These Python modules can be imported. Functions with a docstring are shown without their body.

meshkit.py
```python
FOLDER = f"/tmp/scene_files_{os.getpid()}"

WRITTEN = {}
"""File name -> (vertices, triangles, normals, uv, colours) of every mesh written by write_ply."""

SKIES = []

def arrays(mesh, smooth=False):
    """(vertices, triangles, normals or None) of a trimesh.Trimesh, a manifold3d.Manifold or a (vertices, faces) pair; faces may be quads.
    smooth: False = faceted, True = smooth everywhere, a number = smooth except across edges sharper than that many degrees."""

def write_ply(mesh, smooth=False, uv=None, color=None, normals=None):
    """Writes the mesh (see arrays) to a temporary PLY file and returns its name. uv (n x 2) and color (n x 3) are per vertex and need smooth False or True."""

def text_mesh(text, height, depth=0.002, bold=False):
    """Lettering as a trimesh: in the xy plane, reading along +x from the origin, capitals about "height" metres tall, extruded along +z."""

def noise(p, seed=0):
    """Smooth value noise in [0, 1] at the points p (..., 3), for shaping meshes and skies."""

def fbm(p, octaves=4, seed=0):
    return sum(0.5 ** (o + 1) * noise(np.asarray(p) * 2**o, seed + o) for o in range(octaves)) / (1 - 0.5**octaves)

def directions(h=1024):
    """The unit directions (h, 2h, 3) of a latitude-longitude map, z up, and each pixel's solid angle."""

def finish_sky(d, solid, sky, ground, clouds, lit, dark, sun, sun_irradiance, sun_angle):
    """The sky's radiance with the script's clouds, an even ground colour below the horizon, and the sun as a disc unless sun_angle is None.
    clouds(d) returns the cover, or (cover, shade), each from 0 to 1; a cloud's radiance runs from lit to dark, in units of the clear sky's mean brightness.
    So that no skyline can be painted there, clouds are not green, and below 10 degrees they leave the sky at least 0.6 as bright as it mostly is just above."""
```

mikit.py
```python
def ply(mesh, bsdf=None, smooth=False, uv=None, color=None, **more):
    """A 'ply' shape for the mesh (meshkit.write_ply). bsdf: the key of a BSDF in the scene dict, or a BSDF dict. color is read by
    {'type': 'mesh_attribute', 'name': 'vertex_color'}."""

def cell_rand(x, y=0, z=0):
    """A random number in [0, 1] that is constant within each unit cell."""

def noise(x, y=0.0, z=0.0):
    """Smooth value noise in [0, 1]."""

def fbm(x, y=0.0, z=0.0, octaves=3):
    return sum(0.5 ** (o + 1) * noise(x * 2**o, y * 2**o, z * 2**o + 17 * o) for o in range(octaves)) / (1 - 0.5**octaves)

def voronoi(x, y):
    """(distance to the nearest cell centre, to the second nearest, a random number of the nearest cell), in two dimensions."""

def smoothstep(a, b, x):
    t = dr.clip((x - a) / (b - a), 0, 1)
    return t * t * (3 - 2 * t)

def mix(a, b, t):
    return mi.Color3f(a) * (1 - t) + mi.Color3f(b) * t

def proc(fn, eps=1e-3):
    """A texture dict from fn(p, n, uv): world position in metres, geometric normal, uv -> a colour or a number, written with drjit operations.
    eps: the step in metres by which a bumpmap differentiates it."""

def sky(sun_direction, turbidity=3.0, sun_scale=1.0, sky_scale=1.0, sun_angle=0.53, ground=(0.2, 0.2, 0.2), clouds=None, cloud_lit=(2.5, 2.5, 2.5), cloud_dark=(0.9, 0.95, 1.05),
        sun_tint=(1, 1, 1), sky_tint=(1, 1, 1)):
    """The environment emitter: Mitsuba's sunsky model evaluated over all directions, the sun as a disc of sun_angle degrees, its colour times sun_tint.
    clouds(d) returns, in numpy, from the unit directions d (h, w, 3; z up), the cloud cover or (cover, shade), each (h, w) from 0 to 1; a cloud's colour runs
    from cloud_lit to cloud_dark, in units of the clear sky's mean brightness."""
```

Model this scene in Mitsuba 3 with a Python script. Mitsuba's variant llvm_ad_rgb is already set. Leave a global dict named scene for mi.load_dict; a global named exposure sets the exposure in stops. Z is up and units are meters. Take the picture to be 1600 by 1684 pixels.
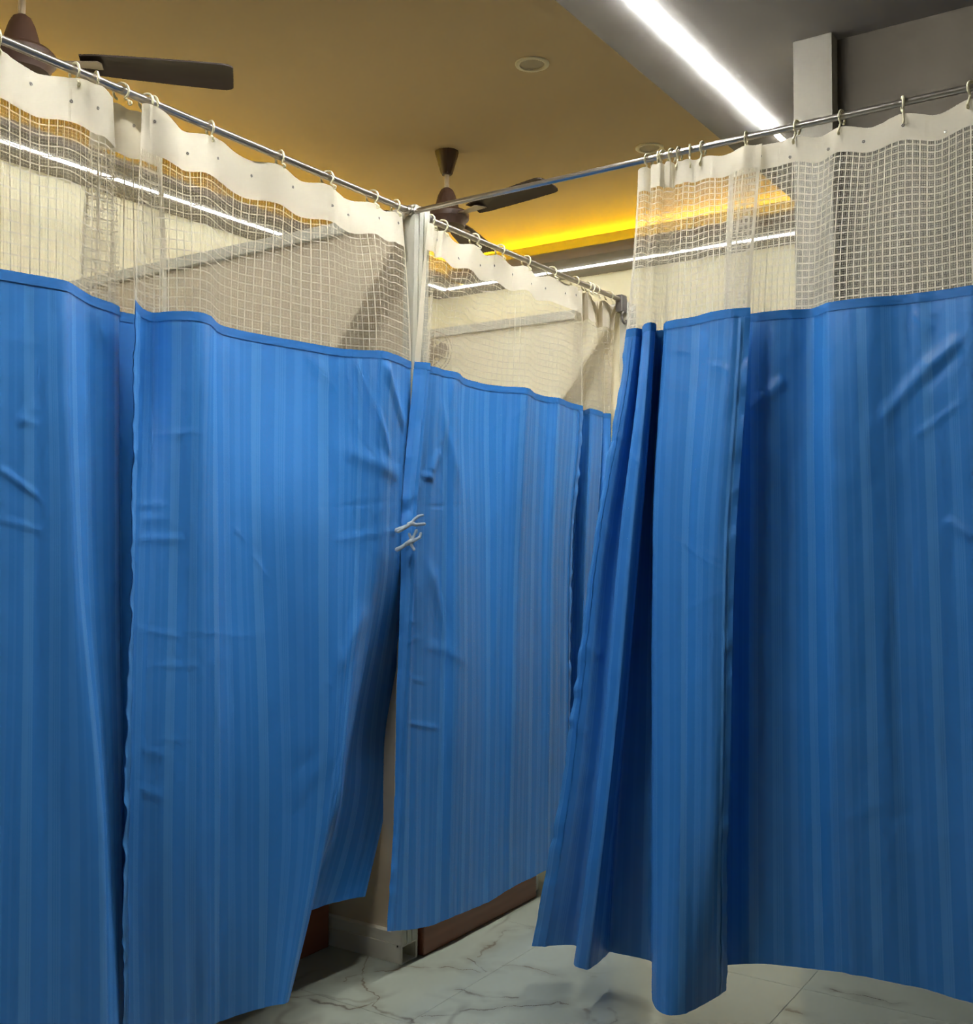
import math, random
import numpy as np, trimesh, manifold3d as m3, mitsuba as mi, drjit as dr
from scipy.interpolate import PchipInterpolator
from scipy.ndimage import map_coordinates
from shapely.geometry import Polygon, box as sbox
import mikit, meshkit as mk
from mikit import proc, ply, noise, fbm, smoothstep, mix

T = mi.ScalarTransform4f
scene, labels = {}, {}

# ------------------------------------------------------------------ camera, light, exposure
exposure = 1.05
CAM = np.array([-2.635, -2.059, 1.266])
YAW, PITCH = math.radians(33.7), math.radians(1.78)
FWD = np.array([math.cos(YAW) * math.cos(PITCH), math.sin(YAW) * math.cos(PITCH), math.sin(PITCH)])
scene['camera'] = {'type': 'perspective', 'fov': 2 * math.degrees(math.atan(800 / 1770)), 'fov_axis': 'x', 'near_clip': 0.02, 'far_clip': 100.0,
                   'to_world': T().look_at(origin=CAM.tolist(), target=(CAM + FWD).tolist(), up=[0, 0, 1])}
LED_NEAR = [208.0, 208.0, 203.0]       # the white strip light above the right curtains
LED_FAR = [15.5, 15.5, 14.6]           # the dimmer white strips on the left and far border
COVE_YELLOW = [30.0, 19.0, 0.4]        # the yellow rope light hidden behind the cove lip


# ------------------------------------------------------------------ materials
def rgb(r, g, b):
    return {'type': 'rgb', 'value': [r, g, b]}


def diffuse(name, col, **k):
    scene[name] = {'type': 'twosided', 'b': {'type': 'principled', 'base_color': col if isinstance(col, dict) else rgb(*col), 'roughness': 0.85, 'specular': 0.25, **k}}


def wall_paint(base, amount, scale):
    return proc(lambda p, n, uv: mi.Color3f(*base) * (1 + amount * (fbm(p.x * scale, p.y * scale, p.z * scale, 3) - 0.5)))


diffuse('paint_cream', wall_paint((0.78, 0.72, 0.50), 0.06, 1.3))
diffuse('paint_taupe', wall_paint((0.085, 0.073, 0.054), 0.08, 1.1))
diffuse('paint_pier', wall_paint((0.27, 0.25, 0.20), 0.05, 1.7))
diffuse('paint_ceiling', wall_paint((0.50, 0.385, 0.232), 0.08, 0.8))
diffuse('paint_soffit', wall_paint((0.20, 0.18, 0.15), 0.06, 0.9))
diffuse('fan_brown', (0.055, 0.028, 0.018), roughness=0.45, specular=0.5)
diffuse('fan_blade_brown', (0.035, 0.022, 0.016), roughness=0.5, specular=0.4)
diffuse('fan_rod_cream', (0.55, 0.45, 0.30), roughness=0.5)
diffuse('fan_bracket', (0.32, 0.26, 0.2), roughness=0.35, metallic=0.6)
diffuse('white_plastic', (0.72, 0.66, 0.5), roughness=0.5)
diffuse('grey_diffuser', (0.38, 0.32, 0.22), roughness=0.6)
diffuse('hook_plastic', (0.74, 0.68, 0.46), roughness=0.42, specular=0.5)
diffuse('powder_white', (0.52, 0.505, 0.42), roughness=0.4, specular=0.45)
diffuse('dark_gap', (0.02, 0.02, 0.018), roughness=0.9)
diffuse('panel_laminate', wall_paint((0.50, 0.42, 0.30), 0.05, 3.0), roughness=0.32, specular=0.5)
diffuse('panel_cream', wall_paint((0.84, 0.79, 0.58), 0.04, 2.0), roughness=0.4, specular=0.4)
diffuse('eyelet_metal', (0.22, 0.2, 0.17), roughness=0.4, metallic=0.8)
scene['steel'] = {'type': 'principled', 'base_color': rgb(0.52, 0.48, 0.42), 'metallic': 1.0, 'roughness': 0.27}
scene['cap_dark'] = {'type': 'principled', 'base_color': rgb(0.12, 0.11, 0.10), 'metallic': 0.6, 'roughness': 0.4}
scene['clip_plastic'] = {'type': 'principled', 'base_color': rgb(0.50, 0.58, 0.62), 'roughness': 0.25, 'spec_trans': 0.5, 'eta': 1.4}


def wood_fn(p, n, uv):
    g = fbm(p.x * 3 + 3, p.y * 3, p.z * 40, 4)
    return mix((0.15, 0.045, 0.022), (0.22, 0.075, 0.036), g)


diffuse('wood_brown', proc(wood_fn), roughness=0.35, specular=0.5)


def net_cloth(name, col, trans):
    scene[name] = {'type': 'principledthin', 'base_color': rgb(*col), 'roughness': 0.8, 'diff_trans': trans, 'spec_trans': 0.0, 'eta': 1.3}


net_cloth('net_thread', (0.74, 0.69, 0.56), 0.8)
net_cloth('heading_cloth', (0.72, 0.665, 0.53), 0.55)

# satin curtain cloth: woven vertical stripes of shinier and duller blue, uv.x = metres across the cloth
PINS = [0.018, 0.0225, 0.071, 0.0755, 0.080, 0.128]


def stripe_fn(p, n, uv):
    x = uv.x / 0.152
    x = (x - dr.floor(x)) * 0.152
    e = 0.0012

    def band(a, b):
        return smoothstep(a - e, a + e, x) * (1 - smoothstep(b - e, b + e, x))

    w = 0.85 * band(0.004, 0.028) + 0.55 * band(0.062, 0.086) + 0.38 * band(0.104, 0.122) + 0.25 * band(0.134, 0.14)
    for a in PINS:
        w = w - 0.45 * band(a, a + 0.0016) * (w > 0.2)
    return w


def blue_fn(dull, bright):
    def fn(p, n, uv):
        w = stripe_fn(p, n, uv) + 0.16 * (fbm(uv.x * 60, uv.y * 2.0, 0, 2) - 0.5)
        dirt = 1 - 0.10 * fbm(p.x * 2.5, p.y * 2.5, p.z * 1.6, 3)
        return mix(dull, bright, dr.clip(w, 0, 1)) * dirt
    return fn


def rough_fn(p, n, uv):
    return 0.45 - 0.08 * stripe_fn(p, n, uv)


BLUE, BLUE_LIGHT = (0.026, 0.165, 0.48), (0.062, 0.232, 0.54)
scene['curtain_blue'] = {'type': 'twosided', 'b': {'type': 'principled', 'base_color': proc(blue_fn(BLUE, BLUE_LIGHT)), 'roughness': proc(rough_fn), 'specular': 0.5, 'sheen': 0.0}}
scene['seam_blue'] = {'type': 'twosided', 'b': {'type': 'principled', 'base_color': rgb(0.016, 0.12, 0.36), 'roughness': 0.6, 'specular': 0.3}}

# marble floor tiles: the main veins lie where the floor shows them, the rest come from warped noise
VEINS = [[(-.034, .119), (-.114, .066), (-.194, .007), (-.238, -.066), (-.274, -.123), (-.314, -.134)],
         [(-.40, .101), (-.37, .021), (-.358, -.091), (-.299, -.122)], [(-.216, .055), (-.147, .033), (-.072, -.022), (.025, -.143), (.043, -.252)],
         [(-.314, -.134), (-.313, -.193), (-.341, -.284)], [(.14, -.186), (.389, -.115), (.433, -.182)], [(.111, -.161), (.057, -.273)],
         [(.124, -.275), (.154, -.353), (.147, -.441)], [(-.104, -.268), (-.09, -.362), (-.043, -.433)], [(-.294, -.282), (-.209, -.362), (-.112, -.437), (-.002, -.567)],
         [(-.009, -.627), (-.049, -.677)], [(.045, -.674), (.012, -.727), (-.039, -.717)], [(.295, -1.083), (.304, -1.13)], [(.49, -1.159), (.511, -1.336)]]


def marble_fn(p, n, uv):
    wx, wy = p.x + 0.045 * (fbm(p.x * 22, p.y * 22, 1, 3) - 0.5), p.y + 0.045 * (fbm(p.x * 22 + 9, p.y * 22, 5, 3) - 0.5)
    d = mi.Float(9.0)
    for line in VEINS:
        for (ax, ay), (bx, by) in zip(line[:-1], line[1:]):
            vx, vy = bx - ax, by - ay
            q = dr.clip(((wx - ax) * vx + (wy - ay) * vy) / (vx * vx + vy * vy), 0, 1)
            d = dr.minimum(d, dr.hypot(wx - ax - q * vx, wy - ay - q * vy))
    broken = smoothstep(0.25, 0.6, fbm(p.x * 13, p.y * 13, 3, 3))
    thick = 0.003 + 0.009 * smoothstep(0.3, 0.75, fbm(p.x * 9 + 3, p.y * 9, 13, 2))
    vein = 0.75 * (1 - smoothstep(0.0, thick, d)) * (0.2 + 0.8 * broken) + 0.30 * (1 - smoothstep(0.0, 0.05, d)) * broken
    r = dr.abs(fbm(p.x * 1.7 + 2 * fbm(p.x * 2, p.y * 2, 7, 3), p.y * 2.3, 11, 4) - 0.5)
    vein = vein + 0.38 * (1 - smoothstep(0.0, 0.022, r)) * smoothstep(0.45, 0.7, fbm(p.x * 1.9 + 5, p.y * 1.9, 2, 2))
    cloud = fbm(p.x * 2.6, p.y * 2.6, 21, 3)
    base = mix((0.185, 0.206, 0.167), (0.246, 0.265, 0.218), cloud)
    return mix(base, mix((0.075, 0.078, 0.07), (0.13, 0.11, 0.07), fbm(p.x * 5, p.y * 5, 31, 2)), dr.clip(vein, 0, 1))


diffuse('marble', proc(marble_fn), roughness=0.16, specular=0.5)
diffuse('grout', (0.30, 0.30, 0.27))


# ------------------------------------------------------------------ helpers
def put(key, mesh, bsdf, smooth=False, kind=None, label=None, category=None, group=None, **k):
    scene[key] = ply(mesh, bsdf, smooth=smooth, **k)
    tag(key, label, category, group, kind)
    return key


def tag(key, label=None, category=None, group=None, kind=None):
    d = {a: b for a, b in (('label', label), ('category', category), ('group', group), ('kind', kind)) if b}
    if d:
        labels[key] = d


def numbered(base, i):
    return base if i == 0 else f'{base}_{i:03d}'


def box(x0, x1, y0, y1, z0, z1, bevel=0.0):
    if bevel:
        c = [m3.Manifold.cube([2 * bevel] * 3, True)]
        s = np.array([x1 - x0, y1 - y0, z1 - z0]) / 2 - bevel
        hull = m3.Manifold.batch_hull([m3.Manifold.sphere(bevel, 8).translate((np.array([a, b, e]) * s).tolist()) for a in (-1, 1) for b in (-1, 1) for e in (-1, 1)])
        return tri(hull.translate([(x0 + x1) / 2, (y0 + y1) / 2, (z0 + z1) / 2]))
    b = trimesh.creation.box((x1 - x0, y1 - y0, z1 - z0))
    b.apply_translation(((x0 + x1) / 2, (y0 + y1) / 2, (z0 + z1) / 2))
    return b


def tri(m):
    m = m.to_mesh()
    return trimesh.Trimesh(m.vert_properties[:, :3], m.tri_verts, process=False)


def cat(*ms):
    return trimesh.util.concatenate(list(ms))


def lathe(profile, n=40, at=(0, 0, 0)):
    m = trimesh.creation.revolve(np.array(profile, float), sections=n)
    m.apply_translation(at)
    return m


def rod_mesh(a, b, r, n=28):
    return trimesh.creation.cylinder(r, segment=np.array([a, b], float), sections=n)


def tube(path, radius, n=10):
    """A round tube with ball ends along a list of points; radius may vary."""
    path = np.asarray(path, float)
    rad = np.broadcast_to(radius, len(path)).astype(float)
    tan = np.gradient(path, axis=0)
    tan /= np.linalg.norm(tan, axis=1, keepdims=True)
    ref = np.array([0.31, 0.17, 0.93])
    a = np.cross(tan, ref); a /= np.linalg.norm(a, axis=1, keepdims=True)
    b = np.cross(tan, a)
    ph = np.arange(n) * 2 * np.pi / n
    v = path[:, None] + rad[:, None, None] * (np.cos(ph)[None, :, None] * a[:, None] + np.sin(ph)[None, :, None] * b[:, None])
    k = len(path)
    i, j = np.meshgrid(np.arange(k - 1), np.arange(n), indexing='ij')
    q = np.stack([i * n + j, i * n + (j + 1) % n, (i + 1) * n + (j + 1) % n, (i + 1) * n + j], -1).reshape(-1, 4)
    f = np.vstack([q[:, [0, 2, 1]], q[:, [0, 3, 2]]])
    body = trimesh.Trimesh(v.reshape(-1, 3), f, process=False)
    if body.face_normals[0] @ (body.triangles_center[0] - path[:2].mean(0)) < 0:
        body.invert()
    ends = []
    for p, r in ((path[0], rad[0]), (path[-1], rad[-1])):
        s = trimesh.creation.icosphere(1, r); s.apply_translation(p); ends.append(s)
    return cat(body, *ends)


def extrude(poly, h, at=(0, 0, 0)):
    m = trimesh.creation.extrude_polygon(poly, h, engine='earcut')
    m.apply_translation(at)
    return m


# ------------------------------------------------------------------ the room
X0, X1, Y0, Y1 = -3.6, 3.63, -3.2, 2.54
ZS, ZC = 3.05, 3.25
put('ceiling', box(X0, X1, Y0, Y1, ZC, ZC + 0.08), 'paint_ceiling', kind='structure')
put('wall_back', box(X1, X1 + 0.1, Y0, Y1, 0, ZC), 'paint_cream', kind='structure')
put('wall_left', box(X0, X1 + 0.1, Y1, Y1 + 0.1, 0, ZC), 'paint_cream', kind='structure')
put('wall_front', box(X0, X1, Y0 - 0.1, Y0, 0, ZC), 'paint_taupe', kind='structure')
put('wall_near', box(X0 - 0.1, X0, Y0, Y1, 0, ZC), 'paint_taupe', kind='structure')
put('wall_right', box(1.17, 1.27, Y0, -1.01, 0, ZS), 'paint_taupe', kind='structure')
put('wall_pier', box(1.10, 1.28, -1.01, -0.875, 0, ZS), 'paint_pier', kind='structure')
# dropped border of the ceiling: solid on the right and behind the camera, with an open lit cove on the left and at the back
put('trim_1', box(X0, X1, Y0, -0.32, ZS, ZC), 'paint_soffit', kind='structure')
put('trim_2', cat(box(-3.0, X1, 2.15, Y1, ZS, 3.065), box(-3.0, 3.185, 2.15, 2.162, ZS, 3.086), box(-3.0, X1, 2.33, Y1, 3.07, ZC)), 'paint_soffit', kind='structure')
put('trim_3', cat(box(3.185, X1, -0.32, 2.125, ZS, 3.07), box(3.185, 3.20, -0.32, 2.14, ZS, 3.112), box(3.43, X1, -0.32, 2.33, 3.07, ZC)), 'paint_soffit', kind='structure')
put('trim_4', box(X0, -3.0, -0.32, Y1, ZS, ZC), 'paint_soffit', kind='structure')

# floor of marble tiles with thin joints
put('floor', box(X0, X1, Y0, Y1, -0.06, -0.006), 'grout', kind='structure')
TILE, JOINT, TX, TY = 0.80, 0.0022, -0.341, -0.279
i = 0
for ix in range(-5, 6):
    for iy in range(-5, 5):
        a, b = max(TX + ix * TILE, X0), min(TX + (ix + 1) * TILE, X1)
        c, d = max(TY + iy * TILE, Y0), min(TY + (iy + 1) * TILE, Y1)
        if b - a > 0.02 and d - c > 0.02:
            h = JOINT / 2
            top = np.array([[a + h, c + h], [b - h, c + h], [b - h, d - h], [a + h, d - h]])
            low = np.array([[a + .2 * h, c + .2 * h], [b - .2 * h, c + .2 * h], [b - .2 * h, d - .2 * h], [a + .2 * h, d - .2 * h]])
            v = np.vstack([np.c_[low, np.full(4, -0.006)], np.c_[low, np.full(4, -0.0012)], np.c_[top, np.zeros(4)]])
            f = [[8, 9, 10], [8, 10, 11]] + [t for r in (0, 4) for k in range(4) for t in ([r + k, r + (k + 1) % 4, r + 4 + (k + 1) % 4], [r + k, r + 4 + (k + 1) % 4, r + 4 + k])]
            put('floor__' + numbered('tile', i), trimesh.Trimesh(v, np.array(f), process=False), 'marble')
            i += 1


# ------------------------------------------------------------------ lamps
def led_strip(name, a, b, label, radiance, r, hang):
    """A strip light under the border: a round glowing diffuser between two low aluminium rails."""
    a, b = np.array([*a, ZS]), np.array([*b, ZS])
    t = (b - a) / np.linalg.norm(b - a)
    s = np.cross([0, 0, 1.0], t)
    tag(name, label, 'strip light')
    m = tube(np.linspace(a, b, 24) - [0, 0, hang], r, 14)
    scene[name + '__diffuser'] = ply(m, 'white_plastic', emitter={'type': 'area', 'radiance': rgb(*radiance)})
    rails = [extrude(sbox(0, -0.003, np.linalg.norm(b - a), 0.003), 0.0015) for _ in (0, 1)]
    for k, rail in zip((-1, 1), rails):
        M = np.eye(4); M[:3, 0], M[:3, 1], M[:3, 2] = t, s, [0, 0, 1]; M[:3, 3] = a + s * k * (r + 0.004) + np.array([0, 0, -0.0015])
        rail.apply_transform(M)
    put(name + '__channel', cat(*rails), 'powder_white')


led_strip('strip_light', (-2.4, -0.545), (1.84, -0.545), 'bright white strip light running along the grey ceiling border above the right curtains', LED_NEAR, 0.010, 0.004)
led_strip('strip_light_003', (1.90, -0.545), (3.40, -0.545), 'short far end of the white strip light, cut off by the pale pillar', LED_FAR, 0.010, 0.001)
led_strip('strip_light_001', (-3.2, 2.315), (3.40, 2.315), 'white strip light seen through the netting of the left front curtains', LED_FAR, 0.010, 0.001)
led_strip('strip_light_002', (3.40, -0.51), (3.40, 2.28), 'white strip light crossing the far ceiling border below the yellow cove glow', LED_FAR, 0.010, 0.001)
for nm, a, b, gain, lb in (('cove_light', (-2.9, 2.308), (3.38, 2.308), 0.85, 'yellow cove glow along the left edge of the tan ceiling'),
                     ('cove_light_001', (3.395, -0.28), (3.395, 2.27), 1.7, 'yellow cove glow at the far end of the tan ceiling')):
    m = tube(np.linspace([*a, 3.079], [*b, 3.079], 12), 0.008, 8)
    scene[nm] = ply(m, 'white_plastic', emitter={'type': 'area', 'radiance': rgb(*[gain * c for c in COVE_YELLOW])})
    tag(nm, lb, 'cove light')


def downlight(i, x, y, label):
    k = numbered('downlight', i)
    tag(k, label, 'downlight', None)
    put(k + '__trim_ring', lathe([(0.050, 0), (0.052, -0.006), (0.062, -0.008), (0.070, -0.004), (0.072, 0.002), (0.05, 0.002)], 44, (x, y, ZC)), 'white_plastic', smooth=40)
    put(k + '__diffuser', lathe([(0, -0.001), (0.0505, -0.001), (0.0505, 0.002), (0, 0.002)], 36, (x, y, ZC)), 'grey_diffuser')


downlight(0, 1.111, 0.213, 'round unlit ceiling downlight alone in the middle of the tan ceiling')
downlight(1, 2.237, 0.212, 'round unlit ceiling downlight just above the left end of the right curtain')


# ------------------------------------------------------------------ ceiling fans
def ceiling_fan(i, x, y, first, label):
    k = numbered('ceiling_fan', i)
    tag(k, label, 'ceiling fan')
    at = (x, y, 0)
    put(k + '__canopy', lathe([(0, 3.132), (0.024, 3.132), (0.03, 3.14), (0.058, 3.235), (0.06, 3.25), (0, 3.25)], 36, at), 'fan_brown', smooth=40)
    put(k + '__down_rod', rod_mesh((x, y, 2.95), (x, y, 3.14), 0.0125), 'fan_rod_cream', smooth=40)
    put(k + '__cup', lathe([(0, 3.065), (0.016, 3.065), (0.03, 3.055), (0.043, 3.03), (0.056, 2.985), (0.064, 2.95), (0.0, 2.95)], 36, at), 'fan_brown', smooth=40)
    put(k + '__motor', lathe([(0, 2.95), (0.06, 2.952), (0.098, 2.944), (0.112, 2.93), (0.112, 2.905), (0.10, 2.892), (0.09, 2.868), (0.05, 2.858), (0, 2.856)], 44, at), 'fan_brown', smooth=40)
    for b in range(3):
        ang = math.radians(first + 120 * b)
        M = trimesh.transformations.rotation_matrix(ang, [0, 0, 1]); M[:3, 3] = (x, y, 2.918)
        arm = extrude(Polygon([(0.085, -0.028), (0.15, -0.022), (0.25, -0.048), (0.262, -0.03), (0.262, 0.03), (0.25, 0.048), (0.15, 0.022), (0.085, 0.028)]).buffer(-0.003).buffer(0.003), 0.004, (0, 0, -0.006))
        arm.apply_transform(trimesh.transformations.rotation_matrix(math.radians(5), [1, 0, 0]))
        arm.apply_transform(M)
        bk = put(k + '__' + numbered('blade', b), blade_mesh(M), 'fan_blade_brown', smooth=35)
        put(bk + '__bracket', arm, 'fan_bracket')


def blade_mesh(M):
    rs = np.concatenate([np.linspace(0.19, 0.66, 14), [0.68, 0.692, 0.70]])
    w = np.interp(rs, [0.19, 0.25, 0.5, 0.66], [0.046, 0.056, 0.068, 0.072])
    w = w * np.array([1.0] * 14 + [0.97, 0.90, 0.76])
    c = np.linspace(-1, 1, 9)
    v = []
    for side in (0.003, -0.003):
        for r, h in zip(rs, w):
            for a in c:
                v.append((r, a * h, side + 0.007 * (1 - a * a) - a * h * math.tan(math.radians(11))))
    v = np.array(v)
    nr, nc = len(rs), 9
    f = []
    for o, flip in ((0, False), (nr * nc, True)):
        for a in range(nr - 1):
            for b in range(nc - 1):
                q = [o + a * nc + b, o + (a + 1) * nc + b, o + (a + 1) * nc + b + 1, o + a * nc + b + 1]
                f += [[q[0], q[2], q[1]], [q[0], q[3], q[2]]] if flip else [[q[0], q[1], q[2]], [q[0], q[2], q[3]]]
    rim = [a * nc for a in range(nr)] + [(nr - 1) * nc + b for b in range(1, nc)] + [a * nc + nc - 1 for a in range(nr - 2, -1, -1)] + [b for b in range(nc - 2, 0, -1)]
    for p, q in zip(rim, rim[1:] + rim[:1]):
        f += [[p, p + nr * nc, q], [q, p + nr * nc, q + nr * nc]]
    m = trimesh.Trimesh(v, np.array(f), process=True)
    m.apply_transform(M)
    return m


ceiling_fan(0, -0.515, 1.251, -43.5, 'brown ceiling fan at the upper left, one long dark blade above the left rod')
ceiling_fan(1, 1.722, 1.087, -102.0, 'brown ceiling fan hanging behind the corner where the curtain rods meet')

# ------------------------------------------------------------------ partitions, rods, bed platforms
LEAN = 0.0252                          # the cheap frame leans a little


def lean(m, x0=0.0, k=LEAN):
    m.vertices[:, 0] += k * m.vertices[:, 2]
    return m


def partition(i, x, top, panel, label, k=LEAN, ytop=2.52):
    key = numbered('partition', i)
    tag(key, label, 'partition')
    a, b, w = x - 0.04, x + 0.038, 0.004
    # upright: a hollow section with two grooves in its face
    prof = Polygon([(a, -0.02), (a + 0.022, -0.02), (a + 0.022, -0.013), (a + 0.026, -0.013), (a + 0.026, -0.02), (a + 0.046, -0.02), (a + 0.046, -0.012), (a + 0.051, -0.012), (a + 0.051, -0.02), (b, -0.02), (b, 0.02), (a, 0.02)])
    prof = prof.difference(sbox(a + w, -0.009, b - w, 0.016))
    put(key + '__post', lean(extrude(prof, top - 0.055, (0, 0, 0.055)), k=k), 'powder_white')
    ring = sbox(a, 0, b, 0.055).difference(sbox(a + w, w, b - w - 0.006, 0.055 - w))
    rail = extrude(ring, ytop + 0.02)
    rail.apply_transform(np.array([[1, 0, 0, 0], [0, 0, 1, -0.02], [0, 1, 0, 0], [0, 0, 0, 1.0]]))
    rail.invert()
    put(key + '__bottom_rail', lean(rail, k=k), 'powder_white')
    put(key + '__bead', lean(box(a + 0.004, b - 0.004, 0.02, ytop, 0.055, 0.088, 0.002), k=k), 'powder_white')
    put(key + '__panel', lean(box(x - 0.014, x + 0.012, 0.02, ytop, 0.088, top - 0.04), k=k), panel)
    put(key + '__top_rail', lean(box(a + 0.006, b - 0.006, 0.02, ytop, top - 0.04, top, 0.002), k=k), 'powder_white')
    put(key + '__middle_rail', lean(box(a + 0.008, b - 0.008, 0.02, ytop, 1.02, 1.06, 0.002), k=k), 'powder_white')
    s = trimesh.creation.cylinder(0.0028, 0.002, sections=12)
    s.apply_transform(trimesh.transformations.rotation_matrix(np.pi / 2, [0, 1, 0])); s.apply_translation((a - 0.0005, -0.004, 0.052))
    put(key + '__screw', lean(s, k=k), 'dark_gap')


partition(0, 0.0, 2.335, 'panel_laminate', 'white aluminium post and tan panel dividing the bays where the rods meet')
partition(1, 1.555, 2.31, 'panel_cream', 'cream panel with a pale top rail beyond the netting right of the corner post', k=0.0)

ROD_Z = 2.315


def rod(i, a, b, r, label, caps):
    k = numbered('curtain_rod', i)
    tag(k, label, 'curtain rod')
    put(k + '__tube', rod_mesh(a, b, r), 'steel', smooth=40)
    d = np.subtract(b, a) / np.linalg.norm(np.subtract(b, a))
    for j, (p, s) in enumerate(caps):
        p = np.array(p)
        put(k + '__' + numbered('end_flange', j), cat(rod_mesh(p, p + d * s * 0.012, r * 1.75), rod_mesh(p + d * s * 0.012, p + d * s * 0.026, r * 1.35)), 'cap_dark' if i == 1 else 'steel', smooth=40)


PX = LEAN * ROD_Z
rod(0, (X0, 0, ROD_Z), (PX - 0.04, 0, ROD_Z), 0.0098, 'steel curtain rod across the upper left, ending at the white corner post', [((PX - 0.04, 0, ROD_Z), -1), ((X0, 0, ROD_Z), 1)])
rod(1, (PX + 0.038, 0, ROD_Z), (1.515, 0, ROD_Z), 0.0098, 'steel curtain rod going from the corner post back to the far dark bracket', [((1.515, 0, ROD_Z), -1), ((PX + 0.038, 0, ROD_Z), 1)])
RX = (0.027, -0.012)                   # the right rod's x at the post and at the front wall
rod(2, (RX[0], -0.02, ROD_Z), (RX[1], Y0, ROD_Z), 0.0085, 'slim steel curtain rod rising from the corner post to the right edge', [((RX[0], -0.02, ROD_Z), -1), ((RX[1], Y0, ROD_Z), 1)])
# the far bracket: a dark plate with a hooked latch under it
tag('rod_bracket', 'dark metal bracket with a small hook at the far end of the second rod', 'bracket')
put('rod_bracket__plate', box(1.468, 1.515, -0.016, 0.016, 2.262, 2.335, 0.003), 'cap_dark')
put('rod_bracket__hook', tube([(1.49 + 0.02 * math.cos(q), -0.014, 2.238 + 0.024 * math.sin(q)) for q in np.linspace(0.5 * np.pi, 1.85 * np.pi, 14)], 0.0045), 'cap_dark', smooth=50)


def bed_platform(i, x0, x1, y0, y1, label):
    k = numbered('bed_platform', i)
    tag(k, label, 'bed base')
    put(k + '__plinth', box(x0, x1, y0, y1, 0.0, 0.40, 0.004), 'wood_brown')
    put(k + '__top_board', box(x0 + 0.004, x1 - 0.004, y0 + 0.01, y1, 0.40, 0.43, 0.004), 'wood_brown')
    put(k + '__mattress', box(x0 + 0.02, x1 - 0.02, y0 + 0.03, y1 - 0.02, 0.43, 0.55, 0.02), 'curtain_plain')


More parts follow.
